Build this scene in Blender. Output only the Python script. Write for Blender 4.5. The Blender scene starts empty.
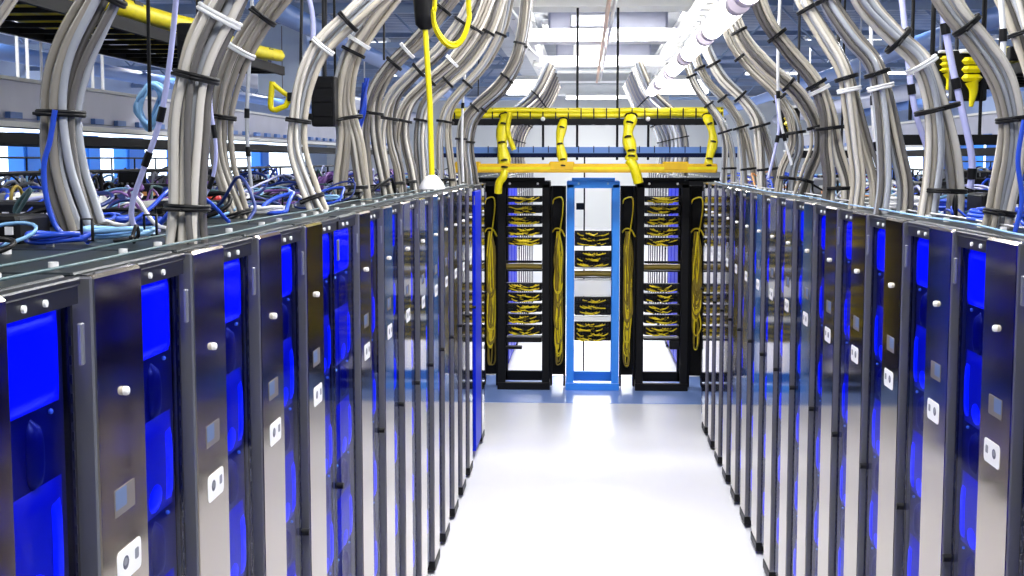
import bpy, math, random
from mathutils import Vector
random.seed(7)
SC = bpy.context.scene
COL = SC.collection
PI = math.pi

# ------------------------------------------------------------------ camera
W, Hh, F = 1024, 576, 1320.0
VPX, VPY, CH = 585.0, 160.0, 2.32
PITCH = math.atan((288 - VPY) / F)
YAW = -math.atan((VPX - 512) / (F / math.cos(PITCH)))
FW = Vector((math.sin(YAW) * math.cos(PITCH), math.cos(YAW) * math.cos(PITCH), -math.sin(PITCH)))
RT = Vector((math.cos(YAW), -math.sin(YAW), 0))
UP = RT.cross(FW)
CAM = Vector((0, 0, CH))
cd = bpy.data.cameras.new('camera'); cam = bpy.data.objects.new('camera', cd); COL.objects.link(cam)
cd.sensor_width = 36; cd.lens = F / W * 36; cd.clip_start = 0.05; cd.clip_end = 200
cam.location = CAM; cam.rotation_euler = (PI / 2 - PITCH, 0, -YAW)
SC.camera = cam

def ray(x, y): return FW * F + RT * (x - W / 2) - UP * (y - Hh / 2)
def ony(x, y, Y): d = ray(x, y); return CAM + d * (Y / d.y)
def onz(x, y, Z): d = ray(x, y); return CAM + d * ((Z - CH) / d.z)
def onx(x, y, X): d = ray(x, y); return CAM + d * (X / d.x)

# ------------------------------------------------------------------ materials
def new_mat(name):
    m = bpy.data.materials.new(name); m.use_nodes = True
    return m, m.node_tree, m.node_tree.nodes['Principled BSDF']
def mat(name, col, rough=0.5, metal=0.0, coat=0.0, noise=0.0, nscale=20, emit=None, es=0, bump=0.0, stretch=None, spec=None):
    m, nt, b = new_mat(name)
    b.inputs['Base Color'].default_value = (*col, 1)
    b.inputs['Roughness'].default_value = rough
    b.inputs['Metallic'].default_value = metal
    b.inputs['Coat Weight'].default_value = coat
    b.inputs['Coat Roughness'].default_value = 0.08
    if spec is not None: b.inputs['Specular IOR Level'].default_value = spec
    if emit:
        b.inputs['Emission Color'].default_value = (*emit, 1); b.inputs['Emission Strength'].default_value = es
    if noise or bump:
        tc = nt.nodes.new('ShaderNodeTexCoord'); mp = nt.nodes.new('ShaderNodeMapping')
        if stretch: mp.inputs['Scale'].default_value = stretch
        n = nt.nodes.new('ShaderNodeTexNoise'); n.inputs['Scale'].default_value = nscale; n.inputs['Detail'].default_value = 3
        nt.links.new(tc.outputs['Object'], mp.inputs[0]); nt.links.new(mp.outputs[0], n.inputs['Vector'])
        if noise:
            mx = nt.nodes.new('ShaderNodeMix'); mx.data_type = 'RGBA'
            mx.inputs['A'].default_value = (*[c * (1 - noise) for c in col], 1)
            mx.inputs['B'].default_value = (*[min(1, c * (1 + noise)) for c in col], 1)
            nt.links.new(n.outputs['Fac'], mx.inputs['Factor']); nt.links.new(mx.outputs['Result'], b.inputs['Base Color'])
        if bump:
            bp = nt.nodes.new('ShaderNodeBump'); bp.inputs['Strength'].default_value = bump; bp.inputs['Distance'].default_value = 0.01
            nt.links.new(n.outputs['Fac'], bp.inputs['Height']); nt.links.new(bp.outputs[0], b.inputs['Normal'])
    return m
M = {}
M['door'] = mat('polished_door_steel', (.37, .315, .245), .09, 1.0, coat=.2, noise=.04, nscale=3)
M['frame'] = mat('charcoal_frame', (.012, .013, .018), .35, .3)
M['top'] = mat('slate_rack_top', (.010, .016, .02), .4, .2, noise=.2)
M['edge'] = mat('grey_edge', (.22, .23, .26), .4, .5)
M['satin'] = mat('satin_door_edge', (.24, .24, .26), .38, .75)
M['black'] = mat('black_plastic', (.005, .005, .006), .45, spec=.25)
M['black_rough'] = mat('black_powdercoat', (.008, .008, .009), .6, spec=.15)
M['blue'] = mat('blue_gloss_cover', (.0, .006, .38), .35, 0, emit=(0, .004, 1), es=.03, spec=.25)  # faint emission added so the covers show dim blue behind the pane
M['blue_glow'] = mat('added_blue_glow', (.0, .01, .8), .3, 0, emit=(0, .02, 1), es=.6)  # glow put in for the bright marks on the lower covers
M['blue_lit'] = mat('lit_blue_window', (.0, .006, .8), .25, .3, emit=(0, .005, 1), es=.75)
M['blue_deep'] = mat('deep_blue_recess', (.0, .002, .10), .35, 0, spec=.3)
M['blue_flat'] = mat('blue_panel', (.0, .015, .60), .4, 0, spec=.2)
M['pale'] = mat('pale_enamel', (.70, .80, .92), .4)
M['strut'] = mat('blue_grey_strut', (.22, .30, .46), .4)
M['steel'] = mat('bright_steel', (.75, .75, .75), .25, 1.0)
M['chrome'] = mat('white_nylon', (.85, .85, .84), .3)
M['white'] = mat('white_paint', (.90, .90, .87), .45)
M['sticker'] = mat('white_sticker', (.9, .9, .9), .35)
M['emblem'] = mat('dark_emblem', (.05, .055, .10), .4)
M['fade_a'] = mat('faded_blue_label', (.10, .16, .32), .4)
M['fade_b'] = mat('faded_tan_label', (.15, .13, .12), .4)
CABC = [(.55, .50, .41), (.34, .31, .26), (.68, .64, .57), (.15, .14, .13), (.42, .44, .48)]
M['cab'] = [mat('cable_sheath_%s' % n, c, .27, coat=.4) for n, c in zip(('ivory', 'sand', 'cream', 'putty', 'pearl'), CABC)]
M['cab_lav'] = mat('cable_sheath_lavender', (.48, .50, .82), .35, coat=.2)
M['cab_blue'] = mat('cable_sheath_blue', (.02, .08, .62), .35, coat=.2)
M['cab_sky'] = mat('cable_sheath_skyblue', (.25, .50, .80), .35)
M['cab_teal'] = mat('cable_sheath_teal', (.06, .12, .13), .4)
M['cab_purple'] = mat('cable_sheath_purple', (.22, .10, .35), .4)
M['cab_orange'] = mat('cable_sheath_orange', (.75, .32, .10), .4)
M['cab_red'] = mat('red_plastic', (.45, .03, .03), .4)
M['cab_white'] = mat('cable_sheath_white', (.85, .85, .86), .35)
M['yellow'] = mat('yellow_fibre', (.80, .68, .0), .4, noise=.15, nscale=14)
M['yellow_dark'] = mat('ochre_fibre', (.24, .17, .015), .5)
M['ochre'] = mat('mustard_fibre', (.78, .60, .01), .5)
M['orange_duct'] = mat('amber_duct', (.78, .47, .01), .4, noise=.3, nscale=6)
M['blue_rack'] = mat('bright_blue_paint', (.04, .30, .95), .35)
M['blue_tray'] = mat('blue_tray_paint', (.12, .25, .62), .4)
M['navy_bar'] = mat('navy_bar', (.003, .008, .04), .6, spec=.1)
M['trunk'] = mat('galvanised_trunking', (.50, .51, .62), .35, .2, noise=.15, nscale=3)
M['copper'] = mat('copper_pipe', (.60, .33, .20), .35, .4)
M['conduit'] = mat('white_conduit', (.72, .72, .66), .35)
M['tube'] = mat('lit_tube_glass', (1, 1, 1), .3, emit=(1, 1, 1), es=9)
M['diff'] = mat('lit_diffuser', (1, 1, 1), .3, emit=(1, .99, .97), es=5)
M['lavender'] = mat('lilac_end_cap', (.55, .48, .56), .4)
M['grey'] = mat('mid_grey_plastic', (.22, .23, .26), .45)
M['wall_blue'] = mat('wall_panel_blue', (.02, .22, .85), .4)
M['dark_blue_kit'] = mat('dark_blue_kit', (.01, .03, .18), .4)

def pane_mat():
    m, nt, b = new_mat('clear_bay_pane'); nt.nodes.remove(b); out = nt.nodes['Material Output']
    tr = nt.nodes.new('ShaderNodeBsdfTransparent'); tr.inputs[0].default_value = (.62, .68, 1, 1)
    gl = nt.nodes.new('ShaderNodeBsdfGlossy'); gl.inputs['Roughness'].default_value = .04
    fr = nt.nodes.new('ShaderNodeFresnel'); fr.inputs[0].default_value = 1.07
    mx = nt.nodes.new('ShaderNodeMixShader'); ge = nt.nodes.new('ShaderNodeNewGeometry'); mt = nt.nodes.new('ShaderNodeMath'); mt.operation = 'SUBTRACT'; mt.inputs[0].default_value = 1; nt.links.new(ge.outputs['Backfacing'], mt.inputs[1])
    m2 = nt.nodes.new('ShaderNodeMath'); m2.operation = 'MULTIPLY'; nt.links.new(mt.outputs[0], m2.inputs[0]); nt.links.new(fr.outputs[0], m2.inputs[1]); nt.links.new(m2.outputs[0], mx.inputs[0]); nt.links.new(tr.outputs[0], mx.inputs[1]); nt.links.new(gl.outputs[0], mx.inputs[2])
    nt.links.new(mx.outputs[0], out.inputs['Surface']); return m
def floor_mat():
    m, nt, b = new_mat('white_resin_floor')
    n = nt.nodes.new('ShaderNodeTexNoise'); n.inputs['Scale'].default_value = .9; n.inputs['Detail'].default_value = 4
    tc = nt.nodes.new('ShaderNodeTexCoord'); nt.links.new(tc.outputs['Object'], n.inputs['Vector'])
    r = nt.nodes.new('ShaderNodeValToRGB')
    r.color_ramp.elements[0].color = (.80, .80, .84, 1); r.color_ramp.elements[1].color = (.88, .88, .90, 1)
    nt.links.new(n.outputs['Fac'], r.inputs[0]); nt.links.new(r.outputs[0], b.inputs['Base Color'])
    b.inputs['Roughness'].default_value = .28
    return m
def ceil_mat():
    m, nt, b = new_mat('corrugated_ceiling')
    tc = nt.nodes.new('ShaderNodeTexCoord')
    w = nt.nodes.new('ShaderNodeTexWave'); w.inputs['Scale'].default_value = 1.3; w.inputs['Distortion'].default_value = .6
    w.bands_direction = 'Y'
    n = nt.nodes.new('ShaderNodeTexNoise'); n.inputs['Scale'].default_value = .8; n.inputs['Detail'].default_value = 5
    nt.links.new(tc.outputs['Object'], w.inputs['Vector']); nt.links.new(tc.outputs['Object'], n.inputs['Vector'])
    r = nt.nodes.new('ShaderNodeValToRGB'); e = r.color_ramp.elements
    e[0].color = (.03, .055, .12, 1); e[1].color = (.13, .19, .34, 1); e[0].position = .3; e[1].position = .7
    nt.links.new(n.outputs['Fac'], r.inputs[0]); nt.links.new(r.outputs[0], b.inputs['Base Color'])
    bp = nt.nodes.new('ShaderNodeBump'); bp.inputs['Strength'].default_value = .8; bp.inputs['Distance'].default_value = .05
    nt.links.new(w.outputs['Fac'], bp.inputs['Height']); nt.links.new(bp.outputs[0], b.inputs['Normal'])
    b.inputs['Roughness'].default_value = .4
    return m
M['pane'] = pane_mat(); M['floor'] = floor_mat(); M['ceil'] = ceil_mat()
M['floor_blue'] = mat('blue_floor_band', (.25, .38, .78), .25, noise=.06, nscale=3)
M['wall'] = mat('pale_wall', (.38, .47, .66), .6, noise=.06, nscale=2)

# ------------------------------------------------------------------ mesh builder
class MB:
    def __init__(s): s.v = []; s.f = []; s.sm = []; s.mi = []; s.cur = 0
    def add(s, vs, fs, smooth=False):
        o = len(s.v); s.v += [tuple(p) for p in vs]
        for f in fs: s.f.append([i + o for i in f]); s.sm.append(smooth); s.mi.append(s.cur)
        return s
    def box(s, x0, x1, y0, y1, z0, z1, bev=0.0):
        if x0 > x1: x0, x1 = x1, x0
        if y0 > y1: y0, y1 = y1, y0
        if bev <= 0:
            vs = [(x, y, z) for z in (z0, z1) for y in (y0, y1) for x in (x0, x1)]
            return s.add(vs, [(0, 2, 3, 1), (4, 5, 7, 6), (0, 1, 5, 4), (2, 6, 7, 3), (0, 4, 6, 2), (1, 3, 7, 5)])
        # bevelled box: three rings of an octagon outline in xy, inset at the ends
        def ring(b, z): return [(x0 + b + bev, y0 + b, z), (x1 - b - bev, y0 + b, z), (x1 - b, y0 + b + bev, z), (x1 - b, y1 - b - bev, z),
                                (x1 - b - bev, y1 - b, z), (x0 + b + bev, y1 - b, z), (x0 + b, y1 - b - bev, z), (x0 + b, y0 + b + bev, z)]
        vs = ring(bev * .7, z0) + ring(0, z0 + bev) + ring(0, z1 - bev) + ring(bev * .7, z1)
        fs = [tuple(range(7, -1, -1)), tuple(range(24, 32))]
        for k in range(3):
            for i in range(8): j = (i + 1) % 8; fs.append((k * 8 + i, k * 8 + j, k * 8 + 8 + j, k * 8 + 8 + i))
        return s.add(vs, fs)
    def tube(s, pts, r, n=8, closed=False, smooth=True, flat=1.0):
        pts = [Vector(p) for p in pts]; N = len(pts)
        rs = r if isinstance(r, (list, tuple)) else [r] * N
        T = []
        for i in range(N):
            a = pts[(i - 1) % N] if closed or i else pts[0]; b = pts[(i + 1) % N] if closed or i < N - 1 else pts[-1]
            t = b - a; T.append(t.normalized() if t.length > 1e-9 else Vector((0, 0, 1)))
        ref = Vector((0, 1, 0)) if abs(T[0].y) < .9 else Vector((1, 0, 0))
        u = (ref - T[0] * ref.dot(T[0])).normalized(); vs = []
        for i in range(N):
            u = (u - T[i] * u.dot(T[i]));  u = u.normalized() if u.length > 1e-6 else Vector((1, 0, 0))
            w = T[i].cross(u)
            for k in range(n):
                a = 2 * PI * k / n; vs.append(pts[i] + u * math.cos(a) * rs[i] + w * math.sin(a) * rs[i] * flat)
        fs = []
        for i in range(N if closed else N - 1):
            j = (i + 1) % N
            for k in range(n): l = (k + 1) % n; fs.append((i * n + k, i * n + l, j * n + l, j * n + k))
        s.add(vs, fs, smooth)
        if not closed: s.add(vs[:n], [tuple(range(n - 1, -1, -1))]); s.add(vs[-n:], [tuple(range(n))])
        return s
    def cyl(s, a, b, r, n=12): return s.tube([a, b], r, n)
    def ball(s, c, r, n=10, sq=(1, 1, 1)):
        vs = []; fs = []; m = n // 2
        for i in range(m + 1):
            th = PI * i / m
            for k in range(n): ph = 2 * PI * k / n; vs.append((c[0] + sq[0] * r * math.sin(th) * math.cos(ph), c[1] + sq[1] * r * math.sin(th) * math.sin(ph), c[2] + sq[2] * r * math.cos(th)))
        for i in range(m):
            for k in range(n): l = (k + 1) % n; fs.append((i * n + k, (i + 1) * n + k, (i + 1) * n + l, i * n + l))
        return s.add(vs, fs, True)
    def mesh(s, name, mats):
        me = bpy.data.meshes.new(name); me.from_pydata(s.v, [], s.f)
        for m in (mats if isinstance(mats, (list, tuple)) else [mats]): me.materials.append(m)
        me.polygons.foreach_set('use_smooth', s.sm); me.polygons.foreach_set('material_index', s.mi); me.update()
        return me
    def build(s, name, mats, parent=None):
        o = bpy.data.objects.new(name, s.mesh(name, mats)); COL.objects.link(o)
        if parent: o.parent = parent
        return o

def tag(o, label=None, cat=None, group=None, kind=None):
    if label: o['label'] = label
    if cat: o['category'] = cat
    if group: o['group'] = group
    if kind: o['kind'] = kind
    return o
def thing(name, label, cat, loc=(0, 0, 0), group=None, rz=0):
    o = bpy.data.objects.new(name, None); COL.objects.link(o); o.location = loc; o.rotation_euler.z = rz
    o.empty_display_size = .1
    return tag(o, label, cat, group)
KIDS = {}
def kids(o): return list(o.children)
def copy_tree(o, parent=None):
    c = o.copy(); COL.objects.link(c)
    if parent: c.parent = parent
    for ch in kids(o): copy_tree(ch, c)
    return c
def struct(name, mb, m): return tag(mb.build(name, m), kind='structure')
def crom(P, n):
    P = [Vector(p) for p in P]; P = [P[0] * 2 - P[1]] + P + [P[-1] * 2 - P[-2]]; out = []
    S = len(P) - 3
    for i in range(n):
        t = i / (n - 1) * S; k = min(int(t), S - 1); t -= k
        a, b, c, d = P[k:k + 4]
        out.append(.5 * ((2 * b) + (c - a) * t + (2 * a - 5 * b + 4 * c - d) * t * t + (3 * b - a - 3 * c + d) * t ** 3))
    return out
ORD = ['nearest', 'second', 'third', 'fourth', 'fifth', 'sixth', 'seventh', 'eighth', 'ninth', 'tenth', 'eleventh', 'twelfth', 'thirteenth', 'fourteenth', 'fifteenth', 'sixteenth']
XL, XR, RH = -.83, 1.02, 2.13

# ------------------------------------------------------------------ setting
struct('floor', MB().box(-12, 12, -4, 46, -.1, 0), M['floor'])
struct('trim_1', MB().box(-12, 12, 12.5, 14.1, 0, .003), M['floor_blue'])
struct('ceiling', MB().box(-12, 12, -4, 46, 4.5, 4.6), M['ceil'])
struct('wall_left', MB().box(-9.1, -9, -4, 46, 0, 4.5), M['wall'])
struct('wall_right', MB().box(9, 9.1, -4, 46, 0, 4.5), M['wall'])
struct('wall_back', MB().box(-9, 9, 45.9, 46, 0, 4.5), M['white'])
struct('wall_front', MB().box(-9, 9, -4, -3.9, 0, 4.5), M['wall'])

# ------------------------------------------------------------------ racks
def lozenge(mb, y0, y1, z0, z1, x, dep, sx, nu=10, nv=12, ex=3.2):
    vs = []
    for j in range(nv + 1):
        for i in range(nu + 1):
            u = -1 + 2 * i / nu; v = -1 + 2 * j / nv
            k = max(0, 1 - abs(u) ** ex) ** (1 / ex) * max(0, 1 - abs(v) ** ex) ** (1 / ex)
            vs.append((sx * (x + dep * k), (y0 + y1) / 2 + u * (y1 - y0) / 2, (z0 + z1) / 2 + v * (z1 - z0) / 2))
    fs = []
    for j in range(nv):
        for i in range(nu):
            a = j * (nu + 1) + i; q = (a, a + 1, a + nu + 2, a + nu + 1)
            fs.append(q if sx > 0 else q[::-1])
    mb.add(vs, fs, True)
PW, PITCHY = .25, .552
def make_rack(sx, label, loc, pitch=PITCHY, door=True):
    t = thing('server_rack', label, 'server rack', loc)
    pw = PW if door else .03
    a, b = pw + .005, pitch - .038
    f = MB()
    f.box(sx * -1.1, sx * -.085, .0, .03, .03, 2.09); f.box(sx * -1.1, sx * -.085, pitch - .03, pitch - .004, .03, 2.09)
    f.box(sx * -1.1, sx * -1.07, .03, pitch - .03, .06, 2.09)
    f.box(sx * -.085, sx * -.037, 0, a - .006, .04, 2.09)
    f.box(sx * -.085, sx * -.048, pitch - .013, pitch - .006, .05, 2.09)
    f.box(sx * -.085, sx * -.012, a - .003, pitch - .008, 2.082, 2.112); f.box(sx * -.085, sx * -.062, a - .003, pitch - .008, .03, .10)
    f.build('frame', M['frame'], t)
    tp = MB().box(sx * -1.1, sx * -.034 if door else sx * -.01, .0, pitch - .003, 2.112, 2.13, .004).build('top_plate', M['top'], t)
    MB().box(sx * -.036, sx * -.008, a - .006, pitch - .003, 2.112, 2.126, .003).build('edge_trim', M['frame'], tp)
    if door:
        d = MB().box(sx * -.03, 0, 0, PW, .075, 2.126, .007).build('door_panel', M['door'], t)
        MB().box(sx * -.048, sx * -.001, -.004, .004, .075, 2.124, .0035).build('door_edge', M['satin'], d)
        k = MB(); k.cyl((0, .135, 1.905), (sx * .006, .135, 1.905), .0085, 12); k.ball((sx * .006, .135, 1.905), .0085, 10, (.6, 1, 1)); k.build('lock_knob', M['chrome'], d)
        s = MB()
        def plate(mb, y0, y1, z0, z1, x0, x1, r=.012):
            P = []
            for cy, cz, a0 in ((y1 - r, z1 - r, 0), (y0 + r, z1 - r, 90), (y0 + r, z0 + r, 180), (y1 - r, z0 + r, 270)):
                for q in (0, 30, 60, 90): an = math.radians(a0 + q); P.append((cy + r * math.cos(an), cz + r * math.sin(an)))
            n = len(P); vs = [(sx * x0, p, q) for p, q in P] + [(sx * x1, p, q) for p, q in P]
            fs = [tuple(range(n)), tuple(range(2 * n - 1, n - 1, -1))] + [(i, (i + 1) % n, (i + 1) % n + n, i + n) for i in range(n)]
            mb.add(vs, fs)
        plate(s, .075, .20, 1.56, 1.62, .0, .0012); st = s.build('asset_sticker', M['sticker'], d)
        e = MB(); e.ball((sx * .0012, .118, 1.592), .016, 12, (.05, 1, .8)); e.build('emblem', M['emblem'], st)
        e = MB(); e.ball((sx * .0022, .113, 1.595), .009, 10, (.05, 1.2, .8)); plate(e, .165, .185, 1.583, 1.603, .0012, .0018, .004); e.build('emblem_mark', M['grey'], st)
        s = MB(); plate(s, .07, .175, 1.685, 1.735, 0, .001, .003); fl = s.build('faded_label', M['fade_b'], d)
        s = MB(); plate(s, .075, .13, 1.698, 1.733, .001, .0016, .002); s.build('label_print', M['fade_a'], fl)
        MB().box(sx * -.055, sx * .002, -.003, PW + .003, .02, .075, .004).build('foot', M['black'], t)
    MB().box(sx * -.055, sx * -.040, a, b + .023, .08, 2.083).build('recess_panel', M['blue_deep'], t)
    if not door and pitch > .5: MB().box(sx * -.030, sx * -.002, a, b + .004, .07, 2.083, .004).build('front_panel', M['blue_flat'], t)
    spans = [(1.925, 2.078)] + [(1.60 - .34 * i, 1.80 - .34 * i) for i in range(5)]
    for i, (z0, z1) in enumerate(spans if door or pitch < .5 else []):
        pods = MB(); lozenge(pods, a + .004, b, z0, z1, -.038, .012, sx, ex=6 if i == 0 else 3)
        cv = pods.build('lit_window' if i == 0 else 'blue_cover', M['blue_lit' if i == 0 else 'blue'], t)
        cups = MB(); zc0 = z0 - .13; c = [(sx * -.044, (a + b) / 2 + .02, zc0 + .12 * j / 8) for j in range(9)]
        cups.tube(c, [.022 * (1 - abs(j / 4 - 1) ** 3) ** .5 + .002 for j in range(9)], 14); cups.build('grip', M['blue_deep'], cv)
        if i:
            g = MB(); lozenge(g, b - .075, b - .03, z0 + .02, z1 - .03, -.030, .008, sx, 6, 10, 3); g.ball((sx * -.029, (a + b) / 2 - .01, z0 + .045), .045, 12, (.12, 1, .7)); g.build('added_glow', M['blue_glow'], cv)  # emissive patches added for the bright stripe and blob on each cover
        cups = MB()
        for yy in (a + .04, b - .04): cups.ball((sx * -.036, yy, z0 - .012), .005, 8)
        cups.build('screws', M['cab_sky'], cv)
    if door or pitch < .5: MB().box(sx * -.020, sx * -.016, a, b + .004, .10, 2.080).build('clear_pane', M['pane'], t)
    h = MB().box(sx * -.010, sx * -.002, b + .014, b + .030, 1.98, 2.05, .002).build('hinge_plate', M['edge'], t)
    p = MB()
    for i in range(60): zz = 2.03 - i * .032; p.box(sx * -.022, sx * -.017, b + .006, b + .010, zz - .016, zz)
    p.build('vent_strip', M['frame'], t)
    MB().box(sx * -.024, sx * -.020, b + .003, b + .024, .10, 2.083).build('vent_backing', M['black'], t)
    for yy in (a + .07, a + .15): MB().cyl((sx * -.013, yy, 2.097), (sx * -.007, yy, 2.097), .006, 10).build('bolt', M['chrome'], t)
    br = MB()
    for yy in (.08, pitch - .12):
        br.cyl((sx * -.10, yy, 2.13), (sx * -.10, yy, 2.142), .009, 10)
        br.cyl((sx * -.34, yy, 2.13), (sx * -.34, yy, 2.142), .009, 10)
    br.build('top_bolt', M['chrome'], tp)
    if door: MB().cyl((sx * -.02, b + .02, 1.20), (sx * .004, b + .02, 1.20), .011, 10).build('door_stop', M['black'], t)
    return t

LY = [1.60, 2.18, 2.75, 3.33, 3.90, 4.84, 5.43, 6.02, 6.61, 7.20, 7.76, 8.33, 8.89, 9.46, 10.62]
RY = [2.60, 3.17, 3.73, 4.30, 4.86, 5.42, 5.98, 6.55, 7.11, 7.67, 8.24, 8.80, 9.36, 9.93, 10.5, 11.05]
def rack_label(side, i):
    near = {0: ', nearest the camera', 1: ', second from the camera'}.get(i, ', %s from the camera' % ORD[i])
    return 'polished steel door server rack in the %s row beside the aisle%s' % (side, near)
protoL = make_rack(1, rack_label('left', 0), (XL, LY[0], 0))
protoR = make_rack(-1, rack_label('right', 0), (XR, RY[0], 0))
for i, y in enumerate(LY[1:], 1):
    c = copy_tree(protoL); c.location.y = y; c['label'] = rack_label('left', i)
for i, y in enumerate(RY[1:], 1):
    c = copy_tree(protoR); c.location.y = y; c['label'] = rack_label('right', i)
make_rack(1, 'narrow doorless rack with smooth blue front between left row racks', (XL, 3.90 + PITCHY, 0), .37, False)
make_rack(1, 'wide doorless rack with tall blue front near far end of left row', (XL, 9.46 + PITCHY, 0), .59, False)
# rows beyond the cross aisle
for i in range(3):
    make_rack(1, 'doorless rack with tall blue front just beyond the cross aisle on the left', (XL, 14.45 + i * .6, 0), .59, False)['group'] = 'blue fronted racks beyond the cross aisle, left'
    make_rack(-1, 'doorless rack with tall blue front just beyond the cross aisle on the right', (XR, 14.45 + i * .6, 0), .59, False)['group'] = 'blue fronted racks beyond the cross aisle, right'
for i in range(9):
    for (pr, X, s) in ((protoL, XL, 'left'), (protoR, XR, 'right')):
        c = copy_tree(pr); c.location = (X, 16.3 + i * .62, 0)
        c['label'] = 'blue and steel server rack in the %s row beyond the cross aisle' % s
        c['group'] = 'racks in the %s row beyond the cross aisle' % s

# neighbouring rows: plain rack backs seen only over the tops
def make_back_rack(loc):
    t = thing('equipment_rack', 'dark closed equipment rack in a neighbouring row, cables on its top', 'server rack', loc)
    MB().box(0, 1.0, 0, .59, 0, 1.98, .01).build('cabinet_body', M['frame'], t)
    MB().box(-.01, 1.01, 0, .595, 1.98, 2.0, .005).build('top_plate', M['top'], t)
    d = MB().box(1.0, 1.02, .02, .57, .08, 1.96, .006).build('door', M['edge'], t)
    MB().box(1.02, 1.04, .5, .52, 1.0, 1.15, .004).build('door_handle', M['black'], d)
    return t
protoB = make_back_rack((-3.1, 2.6, 0))
protoB['group'] = 'closed racks in the second row on the left'; protoB['label'] = 'dark closed equipment rack in the second row on the left'
for i in range(1, 20):
    c = copy_tree(protoB); c.location.y = 2.6 + i * .62
for s, X, y0, n in (('third row on the left', -5.4, 6, 22), ('second row on the right', 2.3, 3.2, 20), ('third row on the right', 4.6, 6, 22)):
    for i in range(n):
        c = copy_tree(protoB); c.location = (X, y0 + i * .62, 0); c['label'] = 'dark closed equipment rack in the ' + s; c['group'] = 'closed racks in the ' + s

# ------------------------------------------------------------------ cable bundles
def frames(P):
    out = []; u = None
    for i in range(len(P)):
        t = (P[min(i + 1, len(P) - 1)] - P[max(i - 1, 0)]).normalized()
        if u is None: u = Vector((0, 1, 0))
        u = (u - t * u.dot(t)).normalized(); out.append((t, u, t.cross(u)))
    return out
def packing(n):
    if n <= 7: return [(0, 0)] + [(math.cos(2 * PI * k / (n - 1)) * .67, math.sin(2 * PI * k / (n - 1)) * .67) for k in range(n - 1)], .33
    m = n - 3
    o = [(math.cos(2 * PI * k / m) * .78, math.sin(2 * PI * k / m) * .78) for k in range(m)]
    return [(math.cos(2 * PI * k / 3 + .4) * .3, math.sin(2 * PI * k / 3 + .4) * .3) for k in range(3)] + o, .235
def strands(path, R, n, seed, tie_s=(), splay=.2, wob=.12):
    rnd = random.Random(seed); n = max(6, int(n * .95)); P = path; N = len(P); fr = frames(P); pk, rr = packing(n); out = []
    tw = rnd.uniform(-1.6, 1.6)
    for k, (a, b) in enumerate(pk):
        ph1, ph2, ph3 = (rnd.uniform(0, 2 * PI) for _ in range(3)); pts = []
        fr1 = rnd.uniform(1.0, 2.2)
        for i in range(N):
            s = i / (N - 1); ang = tw * s + .35 * math.sin(3 * s + ph1)
            loose = 1.0
            if tie_s: dmin = min(abs(s - q) for q in tie_s); loose = 1 + .16 * min(1, dmin / .12)
            if s < .2: loose += splay * (1 - s / .2) * .6
            ca, sa = math.cos(ang), math.sin(ang)
            x = (a * ca - b * sa) * loose + wob * math.sin(2 * PI * fr1 * s + ph2) * (loose - .9)
            y = (a * sa + b * ca) * loose + wob * math.cos(2 * PI * fr1 * s + ph3) * (loose - .9)
            t, u, w = fr[i]; pts.append(P[i] + (u * x + w * y) * R)
        out.append((pts, R * rr * rnd.uniform(.85, 1.25)))
    return out
def tie(P, s, R, parent, white=False):
    N = len(P); i = min(max(1, int(s * (N - 1))), N - 2); t = (P[i + 1] - P[i - 1]).normalized()
    u = (Vector((0, 1, 0)) - t * t.y).normalized(); w = t.cross(u); c = P[i]; mb = MB()
    ring = [c + (u * math.cos(a) + w * math.sin(a)) * R * 1.07 for a in [2 * PI * k / 20 for k in range(20)]]
    th = .0075 if not white else .0
    if white:
        for kk in range(2): mb.tube([p + t * .009 * (kk - .5) for p in ring], .0055, 6, closed=True)
        mb.build('white_wrap', M['chrome'], parent); return
    mb.tube(ring, .0055, 6, closed=True); mb.tube([p + t * .007 for p in ring], .0055, 6, closed=True)
    q = c - u * R * 1.15
    mb.tube([q, q - u * .02 + w * .012, q - u * .035 + w * .03], .004, 5)
    mb.build('cable_tie', M['black'], parent)
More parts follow.
